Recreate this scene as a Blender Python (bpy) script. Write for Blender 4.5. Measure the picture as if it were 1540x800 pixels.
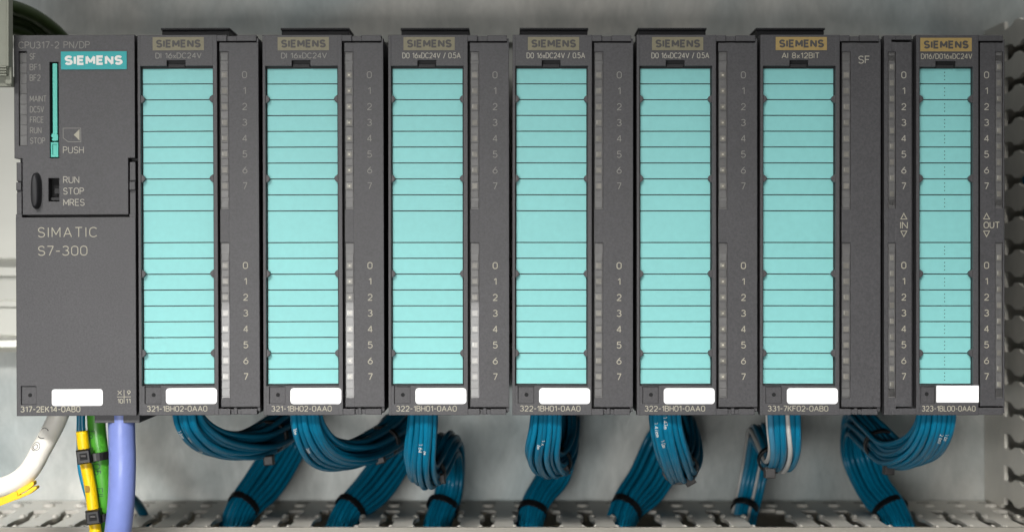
import bpy, bmesh, math, random
from mathutils import Vector, Matrix
random.seed(7)
S = bpy.context.scene
for o in list(bpy.data.objects): bpy.data.objects.remove(o)

# ------------------------------------------------------------------ camera, world, lamps, exposure
MM = 0.001
D0 = 605.0                 # camera to module fronts, mm
K = 329.4 / 1540.0         # mm per photo pixel in the plane of the module fronts
cam = bpy.data.cameras.new('camera'); camo = bpy.data.objects.new('camera', cam)
S.collection.objects.link(camo); S.camera = camo
camo.location = (0, -D0 * MM, 0); camo.rotation_euler = (math.radians(90), 0, 0)
cam.sensor_width = 36.0; cam.lens = 36.0 * D0 / 329.4
cam.clip_start = 0.01; cam.clip_end = 50
cam.dof.use_dof = True; cam.dof.focus_distance = D0 * MM; cam.dof.aperture_fstop = 12.0

W = bpy.data.worlds.new('World'); S.world = W; W.use_nodes = True
W.node_tree.nodes['Background'].inputs[0].default_value = (0.93, 0.97, 1.0, 1)
W.node_tree.nodes['Background'].inputs[1].default_value = 0.16

def area(name, loc, target, sx, sy, power, col):
    l = bpy.data.lights.new(name, 'AREA'); l.shape = 'RECTANGLE'; l.size = sx; l.size_y = sy
    l.energy = power; l.color = col
    o = bpy.data.objects.new(name, l); S.collection.objects.link(o)
    o.location = loc
    o.rotation_euler = (Vector(target) - Vector(loc)).to_track_quat('-Z', 'Y').to_euler()
    return o
area('fill_light_low', (-0.15, -0.62, -0.06), (0, 0.03, -0.07), 0.30, 0.07, 1.7, (1.0, 0.99, 0.97))  # added fill beside the camera for the wires and lower plate
ceil = area('room_light_ceiling', (-0.17, -0.85, 0.44), (0.03, 0, -0.178), 0.95, 0.10, 1.25, (1.0, 0.98, 0.95))
ceil.data.spread = math.radians(30)
area('fill_light_overhead', (0.24, -0.14, 0.62), (0.06, 0.13, 0.09), 0.5, 0.10, 1.05, (1.0, 0.99, 0.97))  # added fill lamp that brightens the plate above the modules

S.view_settings.view_transform = 'Standard'; S.view_settings.look = 'None'
S.view_settings.gamma = 1.0; S.view_settings.use_curve_mapping = False
S.view_settings.exposure = 0.0
S.render.engine = 'CYCLES'

# ------------------------------------------------------------------ helpers
def PX(px): return (px - 770.0) * K * MM
def PZ(py): return (400.0 - py) * K * MM
def P(px, py, d):
    s = (D0 + d) / D0
    return Vector((PX(px) * s, d * MM, PZ(py) * s))

class MB:
    def __init__(s): s.v = []; s.f = []; s.smooth = False
    def box(s, x0, x1, y0, y1, z0, z1):
        i = len(s.v)
        s.v += [(x0,y0,z0),(x1,y0,z0),(x1,y1,z0),(x0,y1,z0),(x0,y0,z1),(x1,y0,z1),(x1,y1,z1),(x0,y1,z1)]
        s.f += [tuple(i+k for k in q) for q in ((0,3,2,1),(4,5,6,7),(0,1,5,4),(1,2,6,5),(2,3,7,6),(3,0,4,7))]
        return s
    def pb(s, l, r, t, b, d0, d1):        # photo pixels in x and y, depth in mm
        return s.box(l*K*MM, r*K*MM, d0*MM, d1*MM, PZ(b), PZ(t))
    def prism(s, pts, y0, y1):            # pts: (x,z) metres, any order; front at y0
        a = sum(pts[k][0]*pts[(k+1)%len(pts)][1]-pts[(k+1)%len(pts)][0]*pts[k][1] for k in range(len(pts)))
        if a < 0: pts = pts[::-1]
        i = len(s.v); n = len(pts)
        s.v += [(x,y0,z) for x,z in pts] + [(x,y1,z) for x,z in pts]
        s.f += [tuple(range(i,i+n)), tuple(range(i+2*n-1,i+n-1,-1))]
        for k in range(n):
            k2 = (k+1) % n
            s.f.append((i+k, i+n+k, i+n+k2, i+k2))
        return s
    def pprism(s, pts, d0, d1):
        return s.prism([(x*K*MM, PZ(y)) for x, y in pts], d0*MM, d1*MM)
    def mesh(s, name):
        m = bpy.data.meshes.new(name); m.from_pydata([tuple(v) for v in s.v], [], s.f); m.update()
        if s.smooth:
            for p in m.polygons: p.use_smooth = True
        return m

def link(name, mesh, mat, parent=None, loc=None):
    o = bpy.data.objects.new(name, mesh); S.collection.objects.link(o)
    if mat is not None and mesh is not None and not mesh.materials: mesh.materials.append(mat)
    if parent: o.parent = parent
    if loc is not None: o.location = loc
    return o
def tag(o, label=None, cat=None, group=None, kind=None):
    if label: o['label'] = label
    if cat: o['category'] = cat
    if group: o['group'] = group
    if kind: o['kind'] = kind
    return o
def empty(name, loc):
    o = bpy.data.objects.new(name, None); o.empty_display_size = 0.01
    S.collection.objects.link(o); o.location = loc; return o
def rrect(l, r, t, b, q, n=5):
    pts = []
    for cx, cy, a0 in ((r-q,t+q,-90),(r-q,b-q,0),(l+q,b-q,90),(l+q,t+q,180)):
        for k in range(n+1):
            a = math.radians(a0 + 90*k/n); pts.append((cx+q*math.cos(a), cy+q*math.sin(a)))
    return pts

# ------------------------------------------------------------------ materials
def srgb(r, g, b):
    f = lambda c: (c/255/12.92) if c/255 <= .04045 else ((c/255+.055)/1.055)**2.4
    return (f(r), f(g), f(b), 1)
def material(name, col, rough=.5, metal=0., var=.0, vscale=60., bump=0., bscale=4000., bevel=0., objvar=0., spec=.5, coat=0., col2=None, stretch=None, trans=0., soil=0.):
    m = bpy.data.materials.new(name); m.use_nodes = True
    nt = m.node_tree; N = nt.nodes; L = nt.links; b = N['Principled BSDF']
    b.inputs['Roughness'].default_value = rough; b.inputs['Metallic'].default_value = metal
    b.inputs['Specular IOR Level'].default_value = spec; b.inputs['Coat Weight'].default_value = coat
    b.inputs['Base Color'].default_value = col
    tc = N.new('ShaderNodeTexCoord'); src = tc.outputs['Object']
    geo = N.new('ShaderNodeNewGeometry')
    pos = geo.outputs['Position']
    if stretch:
        mp = N.new('ShaderNodeMapping'); mp.inputs['Scale'].default_value = stretch
        L.new(pos, mp.inputs['Vector']); pos = mp.outputs['Vector']
    colout = None
    if var > 0 or col2:
        nz = N.new('ShaderNodeTexNoise'); nz.inputs['Scale'].default_value = vscale; nz.inputs['Detail'].default_value = 5
        nz.inputs['Roughness'].default_value = .6
        L.new(pos, nz.inputs['Vector'])
        mr = N.new('ShaderNodeMapRange'); mr.inputs[1].default_value = .3; mr.inputs[2].default_value = .7
        L.new(nz.outputs['Fac'], mr.inputs[0])
        mx = N.new('ShaderNodeMix'); mx.data_type = 'RGBA'
        mx.inputs[6].default_value = tuple(c*(1-var) for c in col[:3]) + (1,)
        mx.inputs[7].default_value = col2 or tuple(min(1, c*(1+var)) for c in col[:3]) + (1,)
        L.new(mr.outputs[0], mx.inputs[0]); colout = mx.outputs[2]
        rr = N.new('ShaderNodeMapRange'); rr.inputs[3].default_value = rough*.88; rr.inputs[4].default_value = min(1, rough*1.15)
        L.new(nz.outputs['Fac'], rr.inputs[0]); L.new(rr.outputs[0], b.inputs['Roughness'])
    if soil > 0:
        n3 = N.new('ShaderNodeTexNoise'); n3.inputs['Scale'].default_value = 34; n3.inputs['Detail'].default_value = 6; n3.inputs['Roughness'].default_value = .68
        L.new(geo.outputs['Position'], n3.inputs['Vector'])
        m3 = N.new('ShaderNodeMapRange'); m3.inputs[1].default_value = .3; m3.inputs[2].default_value = .7; m3.inputs[3].default_value = 1-soil; m3.inputs[4].default_value = 1+soil
        L.new(n3.outputs['Fac'], m3.inputs[0])
        v3_ = N.new('ShaderNodeVectorMath'); v3_.operation = 'SCALE'; L.new(colout, v3_.inputs[0]); L.new(m3.outputs[0], v3_.inputs['Scale']); colout = v3_.outputs[0]
    if objvar > 0:
        oi = N.new('ShaderNodeObjectInfo')
        mr2 = N.new('ShaderNodeMapRange'); mr2.inputs[3].default_value = 1-objvar; mr2.inputs[4].default_value = 1+objvar
        L.new(oi.outputs['Random'], mr2.inputs[0])
        vm = N.new('ShaderNodeVectorMath'); vm.operation = 'SCALE'
        if colout: L.new(colout, vm.inputs[0])
        else: vm.inputs[0].default_value = col[:3]
        L.new(mr2.outputs[0], vm.inputs['Scale']); colout = vm.outputs[0]
    if colout: L.new(colout, b.inputs['Base Color'])
    nrm = None
    if bevel > 0:
        bv = N.new('ShaderNodeBevel'); bv.samples = 6; bv.inputs['Radius'].default_value = bevel*MM; nrm = bv.outputs[0]
    if bump > 0:
        n2 = N.new('ShaderNodeTexNoise'); n2.inputs['Scale'].default_value = bscale; n2.inputs['Detail'].default_value = 2
        L.new(pos, n2.inputs['Vector'])
        bp = N.new('ShaderNodeBump'); bp.inputs['Strength'].default_value = bump; bp.inputs['Distance'].default_value = .0001
        L.new(n2.outputs['Fac'], bp.inputs['Height'])
        if nrm: L.new(nrm, bp.inputs['Normal'])
        nrm = bp.outputs[0]
    if nrm: L.new(nrm, b.inputs['Normal'])
    if trans: b.inputs['Transmission Weight'].default_value = trans
    return m

M = {}
M['housing'] = material('anthracite_plastic', srgb(66,65,67), .5, var=.26, vscale=1500, bump=.4, bscale=4200, bevel=.35, soil=.09)
M['housing_dark'] = material('dark_body_plastic', srgb(30,30,33), .55, var=.08, vscale=500, bevel=.3)
M['recess'] = material('recess_plastic', srgb(18,18,21), .6)
M['cell'] = material('turquoise_label_card', srgb(131,201,199), .5, var=.03, vscale=420, bump=.1, bscale=3000, objvar=.015, soil=.025)
M['lever'] = material('turquoise_lever_plastic', srgb(84,188,172), .4, bevel=.3)
M['plate_dull'] = material('dull_olive_badge', srgb(122,116,92), .5, var=.08, vscale=900)
M['plate_gold'] = material('golden_badge', srgb(158,134,80), .45, var=.08, vscale=900)
M['badge_teal'] = material('petrol_badge', srgb(0,158,160), .45, var=.04, vscale=700)
M['badge_ink'] = material('badge_dark_ink', srgb(66,64,62), .55)
M['white_ink'] = material('white_ink', srgb(225,225,220), .55)
M['ink_faint'] = material('faint_grey_print', srgb(130,128,122), .6)  # fainter tone for lettering and numerals on the upper halves
M['ink_mid'] = material('grey_print', srgb(160,156,145), .6)
M['ink'] = material('cream_print', srgb(163,158,142), .6)
M['ink_dark'] = material('dark_print', srgb(40,60,62), .6)
M['blank'] = material('white_label', srgb(250,250,250), .5)
M['lens'] = material('grey_light_pipe', srgb(122,119,112), .3, var=.2, vscale=700, objvar=.16, coat=.3, bevel=.3)
M['lens_gap'] = material('smoked_light_pipe', srgb(98,97,96), .38, var=.16, vscale=500, objvar=.12, coat=.2, bevel=.3)
M['lens_glint_tone'] = material('painted_lens_glint', srgb(142,140,132), .3, objvar=.25, coat=.5)  # painted highlight, laid as a pale bar on some lenses
M['diode'] = material('pale_diode', srgb(186,182,166), .35, objvar=.2)
M['hole'] = material('dark_hole', srgb(14,14,16), .8)
def galvanised():
    m = bpy.data.materials.new('galvanised_steel'); m.use_nodes = True
    nt = m.node_tree; N = nt.nodes; L = nt.links; b = N['Principled BSDF']
    geo = N.new('ShaderNodeNewGeometry')
    def noise(scale, detail, rough, vec):
        mp = N.new('ShaderNodeMapping'); mp.inputs['Scale'].default_value = vec; L.new(geo.outputs['Position'], mp.inputs['Vector'])
        n = N.new('ShaderNodeTexNoise'); n.inputs['Scale'].default_value = scale; n.inputs['Detail'].default_value = detail
        n.inputs['Roughness'].default_value = rough; n.inputs['Distortion'].default_value = .6; L.new(mp.outputs[0], n.inputs['Vector']); return n.outputs['Fac']
    def ramp(fac, a, c, lo=.35, hi=.65):
        r = N.new('ShaderNodeValToRGB'); r.color_ramp.elements[0].position = lo; r.color_ramp.elements[1].position = hi
        r.color_ramp.elements[0].color = a; r.color_ramp.elements[1].color = c; L.new(fac, r.inputs[0]); return r.outputs[0]
    def mult(a, c, f):
        x = N.new('ShaderNodeMix'); x.data_type = 'RGBA'; x.blend_type = 'MULTIPLY'; x.inputs[0].default_value = f; L.new(a, x.inputs[6]); L.new(c, x.inputs[7]); return x.outputs[2]
    big = ramp(noise(9, 3, .55, (1,1,.8)), (.44,.50,.505,1), (.62,.595,.55,1), .34, .66)
    mid = ramp(noise(48, 4, .7, (1,1,.6)), (.70,.72,.72,1), (1,1,.99,1), .33, .66)
    fine = ramp(noise(420, 3, .7, (1,1,.35)), (.82,.82,.82,1), (1,1,1,1), .3, .7)
    c = mult(mult(big, mid, .85), fine, .8); L.new(c, b.inputs['Base Color'])
    b.inputs['Metallic'].default_value = .4
    rr = N.new('ShaderNodeMapRange'); rr.inputs[3].default_value = .26; rr.inputs[4].default_value = .62
    L.new(noise(30, 4, .6, (1,1,.7)), rr.inputs[0]); L.new(rr.outputs[0], b.inputs['Roughness'])
    bp = N.new('ShaderNodeBump'); bp.inputs['Strength'].default_value = .25; bp.inputs['Distance'].default_value = .0003
    L.new(noise(160, 4, .6, (1,1,.5)), bp.inputs['Height']); L.new(bp.outputs[0], b.inputs['Normal'])
    return m
M['steel'] = galvanised()
M['alu'] = material('aluminium_rail', srgb(196,196,188), .38, metal=.45, var=.05, vscale=30, bump=.05, bscale=800, stretch=(.1,1,1))
M['duct'] = material('grey_pvc', srgb(210,206,196), .4, var=.06, vscale=120, bump=.08, bscale=1500, bevel=.4)
M['duct_lid_dimmed'] = material('grey_pvc_dimmed', srgb(140,136,126), .42, var=.06, vscale=120, bevel=.4)  # same plastic as the fingers, darkened to offset the front light on the lid
M['slit'] = material('root_slit', srgb(70,66,52), .7)
M['device'] = material('olive_grey_plastic', srgb(138,140,126), .5, var=.05, vscale=300, bevel=.5)
M['wire'] = material('petrol_blue_wire', srgb(3,114,148), .3, var=.08, vscale=300, objvar=.16, spec=.38, coat=.05)
M['wire_pale'] = material('pale_blue_wire', srgb(70,140,172), .36, var=.06, vscale=300)
M['wire_white'] = material('white_wire', srgb(205,203,198), .4, var=.05, vscale=300)
M['wire_green'] = material('dark_green_wire', srgb(44,60,22), .45, var=.2, vscale=300)
M['cable_white'] = material('white_cable', srgb(244,240,230), .4, var=.05, vscale=150, coat=.1)
M['cable_green'] = material('green_cable', srgb(70,150,40), .4, var=.08, vscale=200, coat=.1)
M['cable_violet'] = material('periwinkle_cable', srgb(122,137,200), .42, var=.05, vscale=200, coat=.1)
M['yellow'] = material('yellow_sleeve', srgb(238,196,0), .4, var=.03, vscale=200, bevel=.3)
M['tie'] = material('black_nylon', srgb(24,23,24), .35, var=.1, vscale=600, bevel=.25)
M['tie_grey'] = material('grey_nylon_head', srgb(58,55,54), .45, var=.1, vscale=600, bevel=.25)

# ------------------------------------------------------------------ stroke lettering
def arc(cx, cy, rx, ry, a0, a1, n=10):
    return [(cx+rx*math.cos(math.radians(a0+(a1-a0)*k/n)), cy+ry*math.sin(math.radians(a0+(a1-a0)*k/n))) for k in range(n+1)]
_S = arc(.3,.75,.28,.25,20,270,12) + arc(.3,.25,.3,.25,90,-160,12)[1:]
G = {
 '0': (.6,[arc(.3,.72,.3,.28,0,180,8)+arc(.3,.28,.3,.28,180,360,8)+[(.6,.72)]]),
 'O': (.72,[arc(.36,.64,.36,.36,0,180,10)+arc(.36,.36,.36,.36,180,360,10)+[(.72,.64)]]),
 '1': (.34,[[(.02,.76),(.3,1),(.3,0)]]),
 '2': (.6,[arc(.3,.7,.28,.3,165,-35,9)+[(0,0),(.6,0)]]),
 '3': (.6,[arc(.28,.76,.27,.24,150,-90,9), arc(.28,.27,.31,.27,80,-155,10)]),
 '4': (.62,[[(.46,0),(.46,1),(0,.27),(.62,.27)]]),
 '5': (.6,[[(.54,1),(.1,1),(.05,.54)]+arc(.28,.32,.31,.32,125,-150,11)]),
 '6': (.6,[[(.46,1),(.25,.77),(.1,.54),(.025,.38)], arc(.3,.31,.3,.31,165,525,16)]),
 '7': (.56,[[(0,1),(.56,1),(.18,0)]]),
 '8': (.6,[arc(.3,.76,.26,.24,-90,270,14), arc(.3,.26,.3,.26,90,450,14)]),
 '9': (.6,[[(.14,0),(.35,.23),(.5,.46),(.575,.62)], arc(.3,.69,.3,.31,-15,345,16)]),
 'A': (.74,[[(0,0),(.37,1),(.74,0)],[(.13,.32),(.61,.32)]]),
 'B': (.6,[[(0,0),(0,1),(.33,1)]+arc(.33,.77,.23,.23,90,-90,7)+[(0,.54)],[(.33,.54)]+arc(.33,.27,.27,.27,90,-90,8)+[(0,0)]]),
 'C': (.68,[arc(.36,.64,.36,.36,35,180,8)+arc(.36,.36,.36,.36,180,325,8)]),
 'D': (.66,[[(0,0),(0,1),(.3,1)]+arc(.3,.5,.36,.5,90,-90,12)+[(0,0)]]),
 'E': (.54,[[(.54,1),(0,1),(0,0),(.54,0)],[(0,.52),(.48,.52)]]),
 'F': (.52,[[(.52,1),(0,1),(0,0)],[(0,.52),(.45,.52)]]),
 'H': (.62,[[(0,0),(0,1)],[(.62,0),(.62,1)],[(0,.5),(.62,.5)]]),
 'I': (.0,[[(0,0),(0,1)]]),
 'K': (.6,[[(0,0),(0,1)],[(.56,1),(.02,.42)],[(.2,.6),(.6,0)]]),
 'L': (.5,[[(0,1),(0,0),(.5,0)]]),
 'M': (.76,[[(0,0),(0,1),(.38,.25),(.76,1),(.76,0)]]),
 'N': (.64,[[(0,0),(0,1),(.64,0),(.64,1)]]),
 'P': (.58,[[(0,0),(0,1),(.32,1)]+arc(.32,.74,.26,.26,90,-90,8)+[(0,.48)]]),
 'R': (.6,[[(0,0),(0,1),(.32,1)]+arc(.32,.74,.26,.26,90,-90,8)+[(0,.48)],[(.3,.48),(.6,0)]]),
 'S': (.6,[_S]),
 'T': (.66,[[(0,1),(.66,1)],[(.33,1),(.33,0)]]),
 'U': (.62,[[(0,1)]+arc(.31,.31,.31,.31,180,360,10)+[(.62,1)]]),
 'V': (.7,[[(0,1),(.35,0),(.7,1)]]),
 'X': (.62,[[(0,1),(.62,0)],[(.62,1),(0,0)]]),
 'x': (.42,[[(0,.6),(.42,0)],[(.42,.6),(0,0)]]),
 'm': (.7,[[(0,0),(0,.6)],[(0,.5),(.18,.62),(.35,.5),(.35,0)],[(.35,.5),(.53,.62),(.7,.5),(.7,0)]]),
 'a': (.45,[arc(.22,.3,.22,.3,0,360,10),[(.45,.6),(.45,0)]]),
 't': (.3,[[(.14,.95),(.14,.05),(.3,0)],[(0,.62),(.3,.62)]]),
 '/': (.42,[[(0,-.05),(.42,1.05)]]),
 '-': (.36,[[(0,.45),(.36,.45)]]),
 '.': (.0,[[(0,0),(0,.1)]]),
 ' ': (.3,[]),
}
def strokes(text, gap=.22):
    out = []; x = 0
    for c in text:
        w, ls = G[c]
        for l in ls: out.append([(x+a, b) for a, b in l])
        x += w + gap
    return out, x - gap
def ribbon(pl, hw):
    """offset polyline both sides with mitred joints -> list of (left,right) points"""
    n = len(pl); res = []
    closed = n > 3 and math.hypot(pl[0][0]-pl[-1][0], pl[0][1]-pl[-1][1]) < 1e-6
    for k in range(n):
        p = pl[k]
        a = pl[k-1] if k > 0 else (pl[-2] if closed else None)
        b = pl[k+1] if k < n-1 else (pl[1] if closed else None)
        ds = []
        for q0, q1 in ((a, p), (p, b)):
            if q0 is None or q1 is None: continue
            dx, dy = q1[0]-q0[0], q1[1]-q0[1]; l = math.hypot(dx, dy)
            if l > 1e-9: ds.append((dx/l, dy/l))
        if not ds: ds = [(1, 0)]
        nx = sum(-d[1] for d in ds)/len(ds); ny = sum(d[0] for d in ds)/len(ds)
        l2 = nx*nx+ny*ny
        if l2 < .12: nx, ny = -ds[0][1], ds[0][0]; l2 = 1
        nx /= l2; ny /= l2
        res.append(((p[0]+nx*hw, p[1]+ny*hw), (p[0]-nx*hw, p[1]-ny*hw)))
    return res
def split_sharp(st, ex, ey):
    """cut polylines at corners sharper than 60 degrees and let the cut ends overlap a little"""
    out = []
    for pl in st:
        cur = [pl[0]]
        for k in range(1, len(pl)):
            cur.append(pl[k])
            if k < len(pl)-1:
                a = (pl[k][0]-pl[k-1][0], pl[k][1]-pl[k-1][1]); b = (pl[k+1][0]-pl[k][0], pl[k+1][1]-pl[k][1])
                la, lb = math.hypot(*a), math.hypot(*b)
                if la > 1e-9 and lb > 1e-9 and (a[0]*b[0]+a[1]*b[1])/(la*lb) < .5:
                    right = abs(a[0]*b[0]+a[1]*b[1])/(la*lb) < .2
                    q = .95 if right else .15
                    cur[-1] = (pl[k][0]+a[0]/la*ex*q, pl[k][1]+a[1]/la*ey*q)
                    out.append(cur); cur = [(pl[k][0]-b[0]/lb*ex*q*.9, pl[k][1]-b[1]/lb*ey*q*.9)]
        out.append(cur)
    return out
def text_mesh(text, x0, x1, top, bot, sw, d, gap=.22):
    """flat printed lettering in photo pixels: from x0 to x1 (x1 None keeps natural width, centred on x0), baseline bot; sw stroke width px; d depth mm"""
    st, w = strokes(text, gap); h = bot - top; hw = sw/2
    if x1 is None:
        sx = h; ox = x0 - w*h/2
    else:
        sx = (x1-x0-sw)/max(w, .01); ox = x0 + hw
    m = MB(); dd = 0
    for pl in split_sharp(st, hw/max(sx, .01), hw/max(h, .01)):
        pts = [(ox+a*sx, bot-hw-b*(h-sw)) for a, b in pl]
        rb = ribbon(pts, hw); i = len(m.v)
        for L_, R_ in rb:
            m.v += [(L_[0]*K*MM, (d-dd)*MM, PZ(L_[1])), (R_[0]*K*MM, (d-dd)*MM, PZ(R_[1]))]
        for k in range(len(rb)-1): m.f.append((i+2*k, i+2*k+1, i+2*k+3, i+2*k+2))
        dd += .006
    return m.mesh('lettering')

# ------------------------------------------------------------------ the setting: plate, rail, ducts
plate = link('mounting_plate', MB().box(-.34, .34, .130, .132, -.24, .24).mesh('mounting_plate'), M['steel'])
tag(plate, kind='structure')

def rail():
    m = MB()
    prof = [(128.5,89),(119,89),(119,86),(121,84),(121,3),(119,2),(116,-.5),(116,-3.8),(119,-4.4),(119.5,-13),(118,-13.5),(118,-15.6),(119.5,-16.2),
            (119.5,-26.5),(117,-27.4),(116,-28.6),(115.6,-31),(117.5,-33),(128.5,-33)]
    x0, x1 = -.30, .163; n = len(prof)
    m.v = [(x0, a*MM, b*MM) for a, b in prof] + [(x1, a*MM, b*MM) for a, b in prof]
    m.f = [(k, (k+1) % n, n+(k+1) % n, n+k) for k in range(n)] + [tuple(range(n-1,-1,-1)), tuple(range(n, 2*n))]
    o = link('mounting_rail', m.mesh('mounting_rail'), M['alu'])
    tag(o, 'bright ribbed aluminium rail behind the modules, showing left of them', 'rail')
rail()

DUCT_Z = -91.5
def finger_outline(p):
    """finger between two slots, pitch p mm, in (across, depth) mm; root at depth 100, tip at depth 50"""
    hw = [(104,p/2),(100,p/2),(99.6,p/2-2.9),(93,p/2-2.9),(89,p/2-2.4),(85.5,p/2-1.15),(79.5,p/2-1.1),(76.5,p/2-2.1),(72,p/2-2.6),(61,p/2-2.4),(56.5,p/2-1.3),(53,p/2-1.2),(50.3,p/2-2.2)]
    return [(-w, d) for d, w in hw] + [(w, d) for d, w in reversed(hw)]
def duct_wall(name, label, to3, root, pitch, centers, missing, l0, l1, th=1.4):
    """to3(along, depth, out) -> world; wall of fingers + root strip"""
    def extr(pts, o0, o1, mesh_name, c=0):
        m = MB(); n = len(pts)
        for o_ in (o0, o1):
            m.v += [to3(a, d, o_) - root.location for a, d in pts]
        m.f = [tuple(range(n)), tuple(range(2*n-1, n-1, -1))]
        for k in range(n): m.f.append((k, n+k, n+(k+1)%n, (k+1)%n))
        return m.mesh(mesh_name) if mesh_name else m
    link('root_strip', extr([(l0,104),(l1,104),(l1,129.5),(l0,129.5)], 0, -th, 'root_strip'), M['duct'], root)
    fmb = extr(finger_outline(pitch), 0, -th, None)
    for sg in ((-1, 1) if root.location.x < .1 else ()):
        for dd, ra, rd in ((82.2,1.2,2.4),(54.0,1.1,2.2)):
            n0 = len(fmb.v); cx = sg*(pitch/2-2.3)
            for q, o_ in ((1.0,-.05),(.72,.6),(.3,.9)):
                for k in range(10):
                    a = 2*math.pi*k/10; fmb.v.append(to3(cx+ra*q*math.cos(a), dd+rd*q*math.sin(a), o_) - root.location)
            for lv in range(2):
                for k in range(10): fmb.f.append((n0+lv*10+k, n0+lv*10+(k+1)%10, n0+lv*10+10+(k+1)%10, n0+lv*10+10+k))
            fmb.f.append(tuple(n0+20+k for k in range(10)))
    fm = fmb.mesh('finger')
    base = to3(0,0,0)
    dm = MB(); 
    for k in range(14):
        a = 2*math.pi*k/14; dm.v.append(to3(1.9*math.cos(a), 112+2.1*math.sin(a), .9) - root.location)
    for k in range(14):
        a = 2*math.pi*k/14; dm.v.append(to3(2.5*math.cos(a), 112+2.8*math.sin(a), -.1) - root.location)
    dm.f = [tuple(range(14))] + [(k,(k+1)%14,14+(k+1)%14,14+k) for k in range(14)]
    dmesh = dm.mesh('boss')
    sm = MB(); sm.v = [to3(a_, d_, .05) - root.location for a_, d_ in ((-2.6,121.5),(2.6,121.5),(2.6,123.6),(-2.6,123.6))]; sm.f = [(0,1,2,3)]
    slit = sm.mesh('slit')
    for i, c in enumerate(centers):
        off = to3(c,0,0) - base
        if i not in missing: link('finger', fm, M['duct'], root, off)
        if root.location.x < .1: link('boss', dmesh, M['duct'], root, to3(c+pitch/2,0,0) - base); link('slit', slit, M['slit'], root, to3(c+pitch/2,0,0) - base)
pitch = 51.7 * (D0+50)/D0 * K
slot0 = (8-770) * (D0+50)/D0 * K          # slot k centre at slot0 + k*pitch
def h3(a, d, o): return Vector((a*MM, d*MM, (DUCT_Z+o)*MM))
hd = empty('cable_duct', (0, .09, -.150))
centers = [slot0 + pitch*(k+.5) for k in range(-3, 33)]      # finger i lies between slot i-3 and i-2
missing = {k+3 for k in (6,9,12,15,18,22,26)}
duct_wall('cable_duct', '', h3, hd, pitch, centers, missing, -235, 235)
tag(hd, 'grey slotted cable duct along the bottom, under the wire bundles', 'cable duct')
loc = hd.location
def rel(m, o): 
    m.v = [Vector(v) - o for v in m.v]; return m
link('cover', rel(MB().box(-.235,.235,.0475,.0495,-.150,(DUCT_Z+.9)*MM), loc).mesh('cover'), M['duct_lid_dimmed'], hd)
link('back_wall', rel(MB().box(-.235,.235,.1275,.1295,-.150,(DUCT_Z-1.6)*MM), loc).mesh('back_wall'), M['duct'], hd)
link('bottom_wall', rel(MB().box(-.235,.235,.0495,.1275,-.1515,-.150), loc).mesh('bottom_wall'), M['duct'], hd)

VX = 184.5
def v3(a, d, o): return Vector(((VX-o)*MM, d*MM, a*MM))
vd = empty('cable_duct', (.215, .09, -.091))
vc = [(400-662)*K*(D0+100)/D0 + 12.05*(k+.5) for k in range(-2, 13)]
duct_wall('cable_duct', '', v3, vd, 12.05, vc, set(), -91, 91.6)
link('cover', rel(MB().box((VX-.5)*MM,.250,.0475,.0495,-.0905,.0895), vd.location).mesh('cover'), M['duct'], vd)
link('far_wall', rel(MB().box(.248,.250,.0495,.1275,-.0905,.0895), vd.location).mesh('far_wall'), M['duct'], vd)
link('back_wall', rel(MB().box((VX+1.6)*MM,.248,.1275,.1295,-.0905,.0895), vd.location).mesh('back_wall'), M['duct'], vd)
link('shade_cap', rel(MB().box((VX+1.6)*MM,.248,.0497,.1273,.0880,.0893), vd.location).mesh('shade_cap'), M['duct'], vd)  # added cap that keeps ambient light out of the open duct end
tag(vd, 'upright grey slotted cable duct at the right edge, in shadow', 'cable duct')

# ------------------------------------------------------------------ tubes, bundles, ties
def catmull(pts, n):
    """pts: list of Vectors (any dimension tuple) -> n samples, roughly even"""
    P_ = [pts[0]*2-pts[1]] + pts + [pts[-1]*2-pts[-2]]
    out = []
    segs = len(pts)-1
    for k in range(n):
        t = k/(n-1)*segs; i = min(int(t), segs-1); u = t-i
        a, b, c, d = P_[i:i+4]
        out.append(.5*((2*b)+(c-a)*u+(2*a-5*b+4*c-d)*u*u+(3*b-a-3*c+d)*u**3))
    return out
def frames(path, w0=Vector((1,0,0))):
    fr = []; w = w0.copy()
    for k in range(len(path)):
        t = (path[min(k+1,len(path)-1)] - path[max(k-1,0)]).normalized()
        w = (w - t*w.dot(t)).normalized()
        fr.append((t, w.copy(), t.cross(w)))
    return fr
def tube_mesh(path, r, sides=10, name='wire', origin=Vector((0,0,0)), rfun=None):
    m = MB(); m.smooth = True; fr = frames(path)
    for k, p in enumerate(path):
        rr = r*(rfun(k/(len(path)-1)) if rfun else 1)
        t, w, b = fr[k]
        for j in range(sides):
            a = 2*math.pi*j/sides
            m.v.append(p - origin + w*rr*math.cos(a) + b*rr*math.sin(a))
    for k in range(len(path)-1):
        for j in range(sides):
            j2 = (j+1) % sides
            m.f.append((k*sides+j, k*sides+j2, (k+1)*sides+j2, (k+1)*sides+j))
    m.f.append(tuple(range(sides-1,-1,-1))); n = (len(path)-1)*sides; m.f.append(tuple(range(n, n+sides)))
    return m.mesh(name)
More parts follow.
